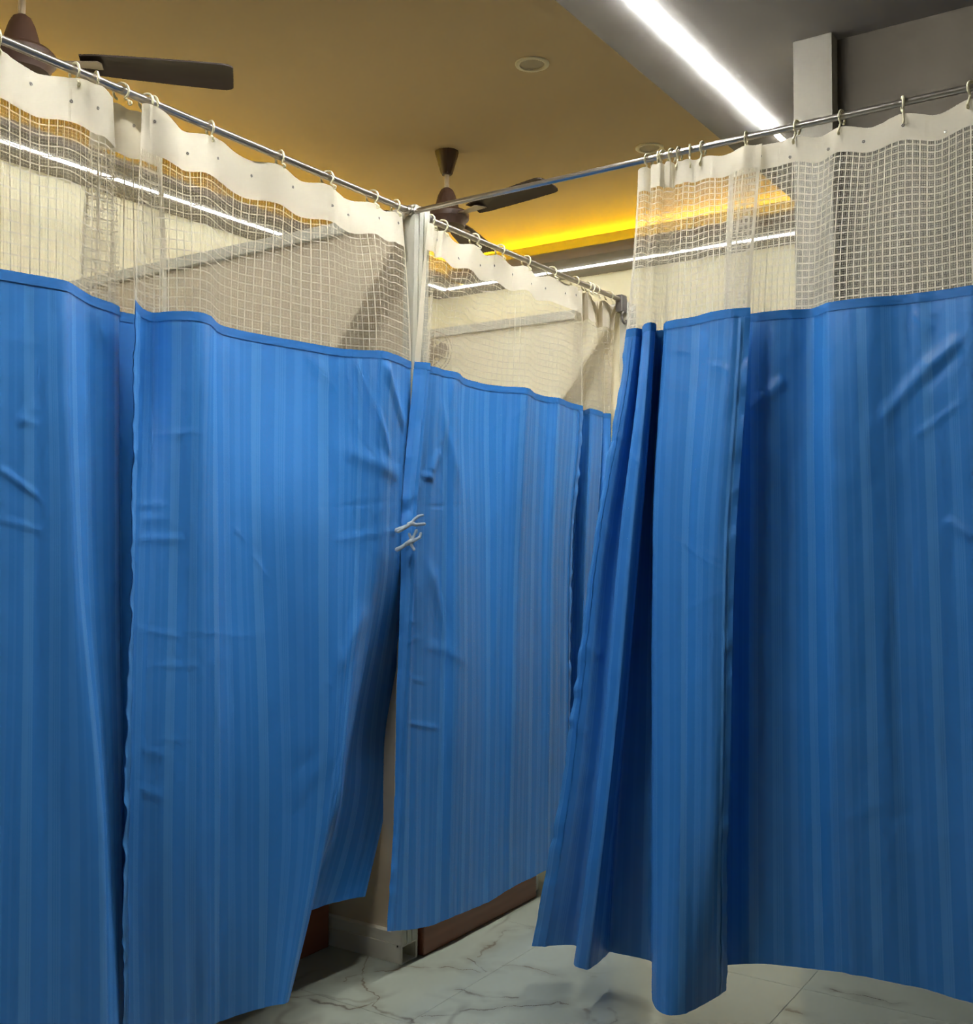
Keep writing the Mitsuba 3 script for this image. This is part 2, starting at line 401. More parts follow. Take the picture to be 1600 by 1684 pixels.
diffuse('curtain_plain', (0.10, 0.12, 0.16))
bed_platform(0, -0.85, -0.05, 0.262, 2.2, 'brown wooden bed base in the left bay, beside the white post foot')
bed_platform(1, 0.05, 0.725, -0.035, 2.0, 'brown wooden bed base below the hem of the curtain right of the post')
put('side_cabinet', cat(box(0.735, 0.80, 0.0, 0.40, 0.0, 0.62, 0.004)), 'powder_white', label='pale narrow cabinet side at the far end of the right brown bed base', category='cabinet')

# small round fan with a wire guard on the far cream panel
tag('wall_fan', 'small round fan with a wire guard, faint behind the netting beside the post', 'fan')
FC = np.array([1.50, 0.985, 2.19])


def ring_yz(r, x, n=40):
    return tube([(FC[0] + x, FC[1] + r * math.cos(q), FC[2] + r * math.sin(q)) for q in np.linspace(0, 2 * np.pi, n)], 0.0016, 6)


put('wall_fan__guard', cat(*[ring_yz(r, x) for r, x in ((0.095, -0.035), (0.07, -0.048), (0.045, -0.054), (0.095, -0.01))], *[tube([(FC[0] - 0.056, FC[1], FC[2]), (FC[0] - 0.045, FC[1] + .07 * math.cos(q), FC[2] + .07 * math.sin(q)), (FC[0] - 0.03, FC[1] + .095 * math.cos(q), FC[2] + .095 * math.sin(q))], 0.0012, 5) for q in np.arange(12) * np.pi / 6]), 'fan_bracket', smooth=50)
put('wall_fan__motor', rod_mesh(FC + [-0.025, 0, 0], FC + [0.04, 0, 0], 0.024), 'grey_diffuser', smooth=40)
for b in range(3):
    bl = extrude(Polygon([(0.02, -0.012), (0.05, -0.03), (0.082, -0.02), (0.085, 0.01), (0.05, 0.028), (0.02, 0.012)]), 0.002)
    bl.apply_transform(trimesh.transformations.rotation_matrix(0.35, [1, 0, 0]))
    bl.apply_transform(trimesh.transformations.rotation_matrix(0.4 + b * 2.094, [0, 0, 1]))
    bl.apply_transform(trimesh.transformations.rotation_matrix(np.pi / 2, [0, 1, 0]))
    bl.apply_translation(FC + [-0.03, 0, 0])
    put('wall_fan__' + numbered('blade', b), bl, 'grey_diffuser')

# ------------------------------------------------------------------ curtains
# plan positions of each curtain at five heights (heading, net seam, eye height, knee height, hem): along the rod, out of its line, height
TABLES = {
    'front_left': [
        [(-1.833,0.0,2.293),(-1.86,0.0,1.826),(-1.858,0.0,1.266),(-1.862,-0.02,0.61),(-1.86,-0.02,0.09)],
        [(-1.756,-0.02,2.293),(-1.781,-0.03,1.826),(-1.78,-0.03,1.266),(-1.785,-0.05,0.61),(-1.789,-0.06,0.09)],
        [(-1.638,0.01,2.293),(-1.662,0.01,1.826),(-1.663,0.01,1.266),(-1.666,0.0,0.61),(-1.667,0.0,0.09)],
        [(-1.552,-0.02,2.293),(-1.584,-0.03,1.826),(-1.585,-0.03,1.266),(-1.601,-0.06,0.61),(-1.608,-0.07,0.09)],
        [(-1.437,0.01,2.293),(-1.461,0.0,1.826),(-1.464,-0.0,1.266),(-1.477,-0.02,0.61),(-1.48,-0.02,0.09)],
        [(-1.364,0.0,2.293),(-1.369,-0.02,1.826),(-1.367,-0.03,1.266),(-1.389,-0.06,0.61),(-1.4,-0.07,0.09)],
        [(-1.277,0.005,2.293),(-1.297,-0.035,1.826),(-1.292,-0.04,1.266),(-1.303,-0.06,0.61),(-1.309,-0.07,0.09)],
        [(-1.209,0.0,2.293),(-1.239,-0.045,1.826),(-1.223,-0.055,1.266),(-1.214,-0.065,0.61),(-1.214,-0.075,0.09)],
        [(-1.195,-0.01,2.293),(-1.207,-0.03,1.826),(-1.194,-0.045,1.266),(-1.149,-0.07,0.61),(-1.146,-0.08,0.09)],
        [(-1.166,-0.03,2.293),(-1.116,0.03,1.826),(-1.117,0.01,1.266),(-1.1,-0.03,0.61),(-1.102,-0.05,0.09)],
        [(-1.114,-0.02,2.293),(-1.035,0.055,1.826),(-1.046,0.035,1.266),(-1.058,-0.005,0.61),(-1.068,-0.03,0.09)],
        [(-1.082,0.005,2.293),(-0.999,0.08,1.826),(-1.011,0.055,1.266),(-1.03,0.015,0.61),(-1.043,-0.015,0.09)],
        [(-1.11,0.025,2.293),(-1.065,0.1,1.826),(-1.055,0.07,1.266),(-1.042,0.03,0.61),(-1.048,0.0,0.09)],
        [(-1.119,0.035,2.293),(-1.094,0.11,1.826),(-1.08,0.08,1.266),(-1.044,0.04,0.61),(-1.047,0.01,0.09)],
        [(-1.082,0.04,2.293),(-1.047,0.125,1.826),(-1.04,0.09,1.266),(-1.023,0.05,0.61),(-1.029,0.02,0.09)],
        [(-1.051,0.02,2.293),(-0.986,0.115,1.826),(-0.997,0.08,1.266),(-1.007,0.045,0.61),(-1.017,0.015,0.09)],
        [(-0.93,0.03,2.293),(-0.839,0.105,1.826),(-0.883,0.06,1.266),(-0.917,0.035,0.61),(-0.931,0.02,0.09)],
    ],
    'front_middle': [
        [(-1.022,-0.02,2.293),(-1.037,-0.02,1.826),(-1.048,-0.03,1.266),(-1.075,-0.05,0.61),(-1.053,-0.03,0.1)],
        [(-0.996,-0.035,2.293),(-0.922,0.06,1.826),(-0.977,0.0,1.266),(-1.019,-0.04,0.61),(-0.996,-0.025,0.1)],
        [(-0.935,-0.02,2.293),(-0.909,0.01,1.826),(-0.936,-0.02,1.266),(-0.975,-0.055,0.61),(-0.944,-0.03,0.1)],
        [(-0.885,0.0,2.293),(-0.887,-0.03,1.826),(-0.893,-0.035,1.266),(-0.923,-0.06,0.61),(-0.886,-0.03,0.1)],
        [(-0.812,0.0,2.293),(-0.849,-0.04,1.826),(-0.857,-0.045,1.266),(-0.863,-0.06,0.61),(-0.831,-0.03,0.1)],
        [(-0.781,-0.005,2.293),(-0.779,-0.0,1.826),(-0.805,-0.03,1.266),(-0.812,-0.05,0.61),(-0.787,-0.028,0.1)],
        [(-0.735,0.0,2.293),(-0.706,0.04,1.826),(-0.738,-0.005,1.266),(-0.757,-0.045,0.61),(-0.742,-0.035,0.1)],
        [(-0.639,0.015,2.293),(-0.643,0.04,1.826),(-0.681,-0.01,1.266),(-0.697,-0.055,0.61),(-0.687,-0.05,0.1)],
        [(-0.553,0.0,2.293),(-0.541,0.03,1.826),(-0.597,-0.03,1.266),(-0.599,-0.06,0.61),(-0.638,-0.07,0.1)],
        [(-0.446,0.012,2.293),(-0.439,0.015,1.826),(-0.498,-0.045,1.266),(-0.508,-0.07,0.61),(-0.613,-0.09,0.1)],
        [(-0.359,0.0,2.293),(-0.33,0.0,1.826),(-0.382,-0.05,1.266),(-0.442,-0.085,0.61),(-0.582,-0.075,0.096)],
        [(-0.248,0.012,2.293),(-0.249,-0.045,1.826),(-0.277,-0.06,1.266),(-0.402,-0.1,0.61),(-0.423,0.06,0.235)],
        [(-0.162,0.0,2.293),(-0.215,-0.085,1.826),(-0.22,-0.08,1.266),(-0.241,0.03,0.61),(-0.337,0.065,0.234)],
        [(-0.06,0.0,2.293),(-0.134,-0.07,1.826),(-0.137,-0.065,1.266),(-0.083,0.08,0.61),(-0.226,0.06,0.227)],
        [(-0.014,0.005,2.293),(-0.021,-0.035,1.826),(-0.022,-0.03,1.266),(0.042,0.09,0.61),(-0.128,0.05,0.215)],
    ],
    'side_bay': [
        [(0.078,-0.025,2.293),(-0.016,-0.045,1.826),(-0.086,-0.05,1.266),(-0.082,-0.03,0.61),(-0.147,-0.045,0.138)],
        [(0.114,-0.02,2.293),(0.038,-0.07,1.826),(-0.05,-0.08,1.266),(-0.066,-0.055,0.61),(-0.093,-0.05,0.125)],
        [(0.168,0.005,2.293),(0.044,-0.03,1.826),(-0.029,-0.045,1.266),(-0.033,-0.05,0.61),(-0.05,-0.055,0.115)],
        [(0.178,-0.01,2.293),(0.101,-0.04,1.826),(0.051,-0.045,1.266),(0.031,-0.05,0.61),(0.011,-0.055,0.103)],
        [(0.292,0.01,2.293),(0.161,-0.03,1.826),(0.156,-0.03,1.266),(0.11,-0.05,0.61),(0.079,-0.06,0.095)],
        [(0.378,0.0,2.293),(0.215,-0.035,1.826),(0.195,-0.05,1.266),(0.161,-0.07,0.61),(0.149,-0.065,0.095)],
        [(0.471,0.012,2.293),(0.364,0.02,1.826),(0.299,-0.03,1.266),(0.257,-0.06,0.61),(0.229,-0.065,0.091)],
        [(0.539,0.0,2.293),(0.479,0.03,1.826),(0.442,-0.0,1.266),(0.375,-0.045,0.61),(0.334,-0.06,0.084)],
        [(0.642,0.012,2.293),(0.57,0.0,1.826),(0.523,-0.02,1.266),(0.46,-0.05,0.61),(0.43,-0.06,0.086)],
        [(0.715,0.0,2.293),(0.645,-0.045,1.826),(0.603,-0.04,1.266),(0.538,-0.065,0.61),(0.525,-0.065,0.093)],
        [(0.827,0.012,2.293),(0.779,0.0,1.826),(0.71,-0.02,1.266),(0.643,-0.05,0.61),(0.609,-0.06,0.091)],
        [(0.901,0.0,2.293),(0.885,0.01,1.826),(0.813,-0.01,1.266),(0.748,-0.04,0.61),(0.691,-0.06,0.093)],
        [(1.018,0.01,2.293),(0.933,-0.01,1.826),(0.868,-0.02,1.266),(0.801,-0.05,0.61),(0.777,-0.055,0.089)],
        [(1.083,0.0,2.293),(1.072,0.02,1.826),(0.977,-0.0,1.266),(0.907,-0.03,0.61),(0.865,-0.05,0.081)],
        [(1.143,0.0,2.293),(1.195,0.03,1.826),(1.076,0.01,1.266),(1.0,-0.02,0.61),(0.957,-0.04,0.071)],
    ],
    'bunched': [
        [(1.142,0.03,2.293),(1.243,0.11,1.826),(1.157,0.1,1.266),(1.12,0.1,0.61),(1.064,0.08,0.1)],
        [(1.197,0.035,2.293),(1.37,0.14,1.826),(1.33,0.14,1.266),(1.29,0.14,0.61),(1.237,0.12,0.1)],
        [(1.189,0.0,2.293),(1.281,0.04,1.826),(1.199,0.02,1.266),(1.17,0.02,0.61),(1.157,0.02,0.1)],
        [(1.276,0.03,2.293),(1.408,0.05,1.826),(1.331,0.04,1.266),(1.305,0.04,0.61),(1.291,0.04,0.1)],
        [(1.379,0.05,2.293),(1.5,0.12,1.826),(1.5,0.12,1.266),(1.5,0.12,0.61),(1.485,0.12,0.1)],
        [(1.335,0.01,2.293),(1.458,0.07,1.826),(1.42,0.07,1.266),(1.405,0.07,0.61),(1.401,0.07,0.1)],
        [(1.429,0.03,2.293),(1.487,0.05,1.826),(1.429,0.04,1.266),(1.413,0.04,0.61),(1.404,0.04,0.1)],
        [(1.5,0.05,2.293),(1.5,0.08,1.826),(1.5,0.08,1.266),(1.5,0.08,0.61),(1.5,0.08,0.1)],
        [(1.483,0.02,2.293),(1.5,0.05,1.826),(1.5,0.05,1.266),(1.5,0.05,0.61),(1.5,0.05,0.1)],
        [(1.5,0.03,2.293),(1.5,0.07,1.826),(1.5,0.07,1.266),(1.5,0.07,0.61),(1.5,0.07,0.1)],
    ],
    'right_gathered': [
        [(0.795,0.0,2.286),(0.755,0.01,1.85),(0.641,0.03,1.266),(0.525,0.06,0.61),(0.405,0.085,0.1)],
        [(0.821,-0.01,2.286),(0.789,0.0,1.85),(0.682,0.01,1.266),(0.587,0.04,0.61),(0.462,0.112,0.1)],
        [(0.831,0.01,2.286),(0.792,0.04,1.85),(0.703,0.06,1.266),(0.627,0.07,0.61),(0.51,0.149,0.1)],
        [(0.847,-0.015,2.286),(0.827,-0.03,1.85),(0.752,-0.03,1.266),(0.684,-0.03,0.61),(0.591,0.013,0.1)],
        [(0.872,-0.02,2.286),(0.853,-0.045,1.85),(0.793,-0.05,1.266),(0.734,-0.06,0.61),(0.63,0.008,0.1)],
        [(0.873,0.0,2.286),(0.855,-0.02,1.85),(0.803,-0.02,1.266),(0.734,-0.01,0.61),(0.636,0.069,0.1)],
        [(0.881,-0.012,2.286),(0.815,0.06,1.85),(0.746,0.09,1.266),(0.682,0.1,0.61),(0.62,0.161,0.1)],
        [(0.898,-0.015,2.286),(0.839,0.07,1.85),(0.786,0.1,1.266),(0.771,0.11,0.61),(0.732,0.17,0.1)],
        [(0.898,0.015,2.286),(0.871,-0.0,1.85),(0.834,0.0,1.266),(0.835,-0.02,0.61),(0.818,0.015,0.1)],
        [(0.91,0.0,2.286),(0.893,-0.03,1.85),(0.87,-0.05,1.266),(0.877,-0.08,0.61),(0.889,-0.117,0.1)],
        [(0.938,-0.005,2.286),(0.928,-0.04,1.85),(0.908,-0.06,1.266),(0.918,-0.09,0.61),(0.922,-0.133,0.1)],
        [(0.969,0.01,2.286),(0.973,-0.045,1.85),(0.948,-0.065,1.266),(0.954,-0.09,0.61),(0.949,-0.111,0.1)],
        [(1.015,-0.012,2.286),(1.031,-0.075,1.85),(0.992,-0.08,1.266),(0.987,-0.09,0.61),(0.967,-0.069,0.1)],
        [(1.057,0.0,2.286),(1.069,-0.082,1.85),(1.028,-0.09,1.266),(1.017,-0.092,0.61),(0.975,-0.03,0.1)],
        [(1.101,-0.008,2.286),(1.092,-0.08,1.85),(1.055,-0.088,1.266),(1.038,-0.085,0.61),(0.983,0.015,0.1)],
        [(1.125,0.0,2.286),(1.114,-0.075,1.85),(1.073,-0.082,1.266),(1.05,-0.072,0.61),(0.99,0.056,0.1)],
        [(1.142,0.0,2.286),(1.133,-0.068,1.85),(1.092,-0.074,1.266),(1.063,-0.06,0.61),(0.996,0.092,0.1)],
    ],
    'right_wide': [
        [(1.045,0.03,2.286),(1.03,0.02,1.85),(0.997,0.05,1.266),(0.972,0.08,0.61),(0.956,0.1,0.15)],
        [(1.095,0.02,2.286),(1.067,0.03,1.85),(1.04,0.06,1.266),(1.017,0.09,0.61),(1.003,0.11,0.162)],
        [(1.146,0.012,2.286),(1.118,0.0,1.85),(1.096,0.03,1.266),(1.075,0.07,0.61),(1.061,0.1,0.181)],
        [(1.186,0.015,2.286),(1.165,0.0,1.85),(1.142,0.045,1.266),(1.128,0.08,0.61),(1.117,0.11,0.188)],
        [(1.228,0.0,2.286),(1.209,0.01,1.85),(1.19,0.07,1.266),(1.181,0.1,0.61),(1.177,0.12,0.191)],
        [(1.28,0.012,2.286),(1.256,0.03,1.85),(1.247,0.055,1.266),(1.243,0.08,0.61),(1.239,0.11,0.199)],
        [(1.339,0.0,2.286),(1.315,-0.02,1.85),(1.311,0.01,1.266),(1.305,0.05,0.61),(1.299,0.09,0.211)],
        [(1.407,0.012,2.286),(1.394,-0.02,1.85),(1.395,0.02,1.266),(1.392,0.06,0.61),(1.389,0.1,0.21)],
        [(1.48,0.0,2.286),(1.473,0.0,1.85),(1.473,0.04,1.266),(1.476,0.08,0.61),(1.479,0.11,0.208)],
        [(1.556,0.015,2.286),(1.553,0.0,1.85),(1.557,0.04,1.266),(1.563,0.08,0.61),(1.568,0.11,0.201)],
        [(1.633,0.0,2.286),(1.633,-0.01,1.85),(1.642,0.03,1.266),(1.647,0.07,0.61),(1.658,0.1,0.204)],
        [(1.723,0.015,2.286),(1.716,0.02,1.85),(1.729,0.05,1.266),(1.739,0.09,0.61),(1.753,0.11,0.197)],
        [(1.809,0.0,2.286),(1.805,-0.02,1.85),(1.822,0.02,1.266),(1.838,0.06,0.61),(1.851,0.1,0.198)],
        [(1.935,0.01,2.286),(1.929,0.0,1.85),(1.951,0.04,1.266),(1.972,0.08,0.61),(1.986,0.1,0.193)],
    ],
}

CREASES = {
    'front_middle': [(0.048,0.418,0.15,0.418,0.004,0.007), (0.06,0.435,0.156,0.431,0.004,0.008), (0.06,0.455,0.192,0.455,0.004,0.006), (0.054,0.341,0.246,0.334,0.003,0.005), (0.042,0.371,0.108,0.371,0.003,0.006), (0.587,0.214,0.659,0.258,0.007,0.012), (0.755,0.214,0.833,0.268,0.012,0.018), (0.833,0.268,0.929,0.341,0.01,0.014), (0.893,0.217,1.031,0.298,0.014,0.016), (0.677,0.334,0.995,0.365,0.01,0.02), (0.402,0.441,0.438,0.455,0.003,0.004), (0.462,0.475,0.497,0.502,0.003,0.005), (0.581,0.415,0.995,0.401,-0.002,0.004), (0.653,0.455,0.995,0.441,0.003,0.008), (0.198,0.555,0.462,0.569,0.002,0.004), (0.054,0.548,0.198,0.562,0.003,0.004), (0.09,0.589,0.252,0.595,0.002,0.004), (0.072,0.666,0.234,0.672,0.002,0.003), (0.084,0.672,0.156,0.686,0.003,0.008), (0.09,0.716,0.156,0.729,0.004,0.01), (0.689,0.619,0.833,0.542,0.01,0.03)],
    'front_left': [(0.52,0.388,0.616,0.415,0.005,0.006), (0.532,0.438,0.628,0.448,0.003,0.005), (0.568,0.268,0.622,0.264,0.002,0.004), (0.568,0.341,0.616,0.344,0.003,0.006), (1.011,0.355,1.083,0.348,0.003,0.005), (0.963,0.201,1.083,0.194,0.004,0.008), (0.867,0.502,0.909,0.502,0.003,0.004), (0.61,0.321,0.568,0.348,0.003,0.006)],
    'side_bay': [(0.275,0.211,0.197,0.321,0.01,0.014), (0.197,0.321,0.149,0.365,0.012,0.012), (0.131,0.355,0.173,0.355,-0.004,0.005), (0.131,0.361,0.173,0.365,0.004,0.006), (0.173,0.492,0.257,0.629,0.012,0.012), (0.137,0.602,0.394,0.639,0.004,0.014), (0.018,0.595,0.137,0.592,0.004,0.006), (0.024,0.565,0.12,0.569,0.004,0.006), (0.036,0.639,0.161,0.656,0.003,0.005), (0.072,0.706,0.215,0.726,0.004,0.005), (0.185,0.244,0.317,0.365,0.008,0.02), (0.639,0.254,0.717,0.227,0.004,0.006), (0.55,0.278,0.615,0.244,0.004,0.006), (0.149,0.405,0.382,0.401,-0.003,0.004)],
    'right_gathered': [(0.675,0.234,0.764,0.244,0.003,0.004), (0.8,0.258,0.883,0.271,0.004,0.006), (0.883,0.274,0.931,0.291,0.004,0.004), (0.716,0.452,0.937,0.498,0.003,0.005), (0.818,0.468,0.943,0.485,0.003,0.004), (0.006,0.328,0.078,0.334,0.006,0.006), (0.006,0.428,0.084,0.448,0.006,0.008), (0.0,0.441,0.131,0.462,0.004,0.006), (0.227,0.358,0.281,0.371,0.004,0.004), (0.006,0.579,0.072,0.605,0.007,0.01), (0.0,0.686,0.06,0.706,0.006,0.01), (0.77,0.535,0.931,0.508,0.003,0.005), (0.675,0.281,0.752,0.288,0.002,0.004)],
    'right_wide': [(0.456,0.328,0.558,0.281,0.01,0.012), (0.558,0.281,0.642,0.254,0.012,0.012), (0.534,0.348,0.636,0.318,0.006,0.004), (0.552,0.301,0.636,0.268,-0.006,0.008), (0.096,0.308,0.144,0.294,0.01,0.012), (0.144,0.294,0.192,0.278,0.014,0.012), (0.534,0.221,0.576,0.241,0.005,0.006), (0.594,0.435,0.654,0.455,0.008,0.01), (0.096,0.351,0.204,0.348,0.003,0.005), (0.102,0.368,0.204,0.365,0.003,0.004), (0.456,0.201,0.534,0.214,0.003,0.006), (0.102,0.425,0.144,0.421,0.003,0.004), (0.126,0.455,0.204,0.452,0.002,0.004)],

}
LEVEL_T = np.array([0.0, 0.203, 0.462, 0.764, 1.0])


def cloth_grid(table, side, seed, rings=(), sag=0.011, pleat=0.006, hems=(True, True), creases=(), step=0.006, rows=300, curl=0.0):
    """The cloth as a dense grid of points (rows, columns, 3), its u (metres of cloth) and t (0 at the rod, 1 at the hem) coordinates.
    side 'along' = the rod runs along x (table holds x, y, z), 'across' = the rod runs along -y (table holds -y, x, z)."""
    tab = np.array(table, float)                                   # columns, levels, 3
    plan = np.linalg.norm(np.diff(tab[:, 1, :2], axis=0), axis=1)
    low = np.linalg.norm(np.diff(tab[:, 4, :2], axis=0), axis=1)
    uk = np.concatenate([[0], np.cumsum(np.maximum(0.5 * (plan + low), 0.008))])
    u = np.linspace(0, uk[-1], int(uk[-1] / step) + 2)
    t = np.linspace(0, 1, rows)
    wide = PchipInterpolator(uk, tab, axis=0)(u)                   # columns, levels, 3
    g = PchipInterpolator(LEVEL_T, wide, axis=1)(t).transpose(1, 0, 2)
    uu, tt = np.meshgrid(u, t)
    k = np.array([0.03, 0.1, 0.22, 0.1, 0.03]) / 0.48            # soften across the cloth
    for _ in range(3):
        pad = np.concatenate([2 * g[:, :1] - g[:, 2:0:-1], g, 2 * g[:, -1:] - g[:, -2:-4:-1]], 1)
        g[:, 1:-1] = sum(k[i] * pad[:, i:i + g.shape[1]] for i in range(5))[:, 1:-1]
    if len(rings):                                                 # the heading sags between its hooks
        r = np.sort(np.asarray(rings))
        s = g[0, :, 0]
        i = np.clip(np.searchsorted(r, s) - 1, 0, len(r) - 2)
        f = np.clip((s - r[i]) / np.maximum(r[i + 1] - r[i], 1e-6), 0, 1)
        drop = sag * np.sin(np.pi * f) ** 2 * np.clip((r[i + 1] - r[i]) / 0.12, 0.2, 1.4)
        g[..., 2] -= drop[None] * (1 - smooth01(tt / 0.2))
    P = lambda a, b, c=0.0: np.stack([a, b, np.full_like(a, c)], -1)
    d = pleat * (mk.fbm(P(uu * 9 + 7 * seed, tt * 2.2, seed), 3, seed) - 0.5) * 2 * (0.35 + 0.9 * tt)
    d += 0.0022 * (mk.fbm(P(uu * 34 + seed, tt * 5, seed), 2, seed + 5) - 0.5) * 2
    below = smooth01((tt - 0.2) / 0.03)
    d += below * 0.0016 * (mk.fbm(P(uu * 14, tt * 40 + uu * 12, seed), 2, seed + 9) - 0.5) * 2 * smooth01((mk.noise(P(uu * 3, tt * 4, seed + 2.5), seed) - 0.45) / 0.3)
    for e, on in ((0, hems[0]), (u[-1], hems[1])):
        if on:
            w = np.exp(-((uu - e) / 0.028) ** 2)
            d += below * w * 0.0055 * (mk.fbm(P(uu * 20, tt * 60 + uu * 16, seed), 2, seed + 3) - 0.5) * 2
            d += below * 0.003 * np.exp(-((np.abs(uu - e) - 0.03) / 0.0035) ** 2) * (0.4 + mk.noise(P(uu * 9, tt * 90, seed), seed + 4))
    for a, b, c, e, amp, width in creases:                         # pressed folds and tension wrinkles: from (u, t) to (u, t)
        T2 = tt * 2.16
        ax, ay, bx, by = a, b * 2.16, c, e * 2.16
        L2 = (bx - ax) ** 2 + (by - ay) ** 2
        q = ((uu - ax) * (bx - ax) + (T2 - ay) * (by - ay)) / L2
        across = ((uu - ax) * -(by - ay) + (T2 - ay) * (bx - ax)) / math.sqrt(L2) / (1.3 * width)
        d += 0.55 * amp * np.exp(-across ** 2) * np.exp(-np.clip(np.abs(q - 0.5) - 0.35, 0, None) ** 2 / 0.02)
    du, dt = np.gradient(g, axis=1), np.gradient(g, axis=0)
    n = np.cross(dt, du)
    n /= np.maximum(np.linalg.norm(n, axis=-1, keepdims=True), 1e-9)
    g = g + n * d[..., None]
    if side == 'across':
        g = np.stack([g[..., 1], -g[..., 0], g[..., 2]], -1)
    return g, u, t


def smooth01(x):
    x = np.clip(x, 0, 1)
    return x * x * (3 - 2 * x)


def grid_mesh(g, u, t, r0, r1, c0=0, c1=None, off=0.0, uv0=0.0):
    h = g[r0:r1, c0:c1]
    R, C = h.shape[:2]
    if off:
        n = np.cross(np.gradient(h, axis=0), np.gradient(h, axis=1))
        h = h + off * n / np.maximum(np.linalg.norm(n, axis=-1, keepdims=True), 1e-9)
    i, j = np.meshgrid(np.arange(R - 1), np.arange(C - 1), indexing='ij')
    q = (i * C + j).ravel()
    f = np.vstack([np.c_[q, q + C, q + C + 1], np.c_[q, q + C + 1, q + 1]])
    uu, tt = np.meshgrid(u[c0:c1] + uv0, t[r0:r1] * 2.16)
    return trimesh.Trimesh(h.reshape(-1, 3), f, process=False), np.c_[uu.ravel(), tt.ravel()]


def put_cloth(key, g, u, t, r0, r1, bsdf, c0=0, c1=None, off=0.0, label=None, uv0=0.0):
    m, uv = grid_mesh(g, u, t, r0, r1, c0, c1, off, uv0)
    put(key, m, bsdf, smooth=True, label=label, uv=uv)


def net_mesh(g, u, t, t0, t1, pitch, width):
    """The open square netting: woven threads as flat ribbons that follow the cloth."""
    R, C = g.shape[:2]

    def at(uq, tq):
        i, j = np.interp(tq, t, np.arange(R)), np.interp(uq, u, np.arange(C))
        return np.stack([map_coordinates(g[..., k], [i, j], order=1) for k in range(3)], -1)

    H = (t1 - t0) * 2.16
    vs, fs, base = [], [], 0

    def ribbons(A, B):
        nonlocal base
        n, k = A.shape[:2]
        v = np.stack([A, B], 2).reshape(-1, 3)
        a, b = np.meshgrid(np.arange(n), np.arange(k - 1), indexing='ij')
        q = base + ((a * k + b) * 2).ravel()
        vs.append(v); fs.append(np.vstack([np.c_[q, q + 1, q + 3], np.c_[q, q + 3, q + 2]]))
        base += len(v)

    n_fine, fine = 3, width * 0.22
    uf, tf = np.arange(pitch * 0.5, u[-1], pitch / n_fine), np.arange(t0 + pitch * 0.6 / 2.16, t1, pitch / n_fine / 2.16)
    uf, tf = [v[np.arange(len(v)) % n_fine != 0] for v in (uf, tf)]         # the thin threads of the gauze between the thick ones
    tl = np.linspace(t0, t1, int(H / pitch * 2) + 2)
    U, TT = np.meshgrid(uf, tl, indexing='ij')
    ribbons(at(U - fine / 2, TT), at(U + fine / 2, TT))
    TT, U = np.meshgrid(tf, np.linspace(0, u[-1], int(u[-1] / pitch * 2) + 2), indexing='ij')
    ribbons(at(U, TT - fine / 4.32), at(U, TT + fine / 4.32))
    us = np.arange(pitch * 0.5, u[-1], pitch)
    tl = np.linspace(t0, t1, int(H / pitch * 2) + 2)
    U, TT = np.meshgrid(us, tl, indexing='ij')
    ribbons(at(U - width / 2, TT), at(U + width / 2, TT))
    ts = np.arange(t0 + pitch * 0.6 / 2.16, t1, pitch / 2.16)
    ul = np.linspace(0, u[-1], int(u[-1] / pitch * 2) + 2)
    TT, U = np.meshgrid(ts, ul, indexing='ij')
    dw = width / 2 / 2.16
    ribbons(at(U, TT - dw), at(U, TT + dw))
    return trimesh.Trimesh(np.vstack(vs), np.vstack(fs), process=False)


def curtain(i, table, side, label, heading, pitch, thread, uv0, net_hems=(True, True), **k):
    key = numbered('curtain', i)
    tag(key, label, 'curtain')
    g, u, t = cloth_grid(TABLES[table], side, 3 + i, creases=CREASES.get(table, ()), **k)
    rh = int(round(heading / 2.16 * (len(t) - 1))) + 1
    rs = int(round(0.203 * (len(t) - 1)))
    put_cloth(key + '__heading', g, u, t, 0, rh + 1, 'heading_cloth', label='white cloth heading band along the top')
    put(key + '__net', net_mesh(g, u, t, t[rh], t[rs], pitch, thread), 'net_thread', label='open white square netting')
    put_cloth(key + '__body', g, u, t, rs - 1, len(t), 'curtain_blue', label='blue satin striped cloth', uv0=uv0)
    put_cloth(key + '__seam', g, u, t, rs - 1, rs + 3, 'seam_blue', off=0.0015)
    n = 3
    for j, (on, c0, c1) in enumerate(((net_hems[0], 0, n), (net_hems[1], len(u) - n, None))):
        if on:
            put_cloth(key + '__' + numbered('net_hem', j), g, u, t, rh, rs, 'heading_cloth', c0=c0, c1=c1)
    hm = 6
    for j, (on, c0, c1) in enumerate(((k.get('hems', (True, True))[0], 0, hm), (k.get('hems', (True, True))[1], len(u) - hm, None))):
        if on:
            put_cloth(key + '__' + numbered('side_hem', j), g, u, t, rs + 2, len(t), 'curtain_blue', c0=c0, c1=c1, off=0.0018, uv0=uv0)
    return g, u, t


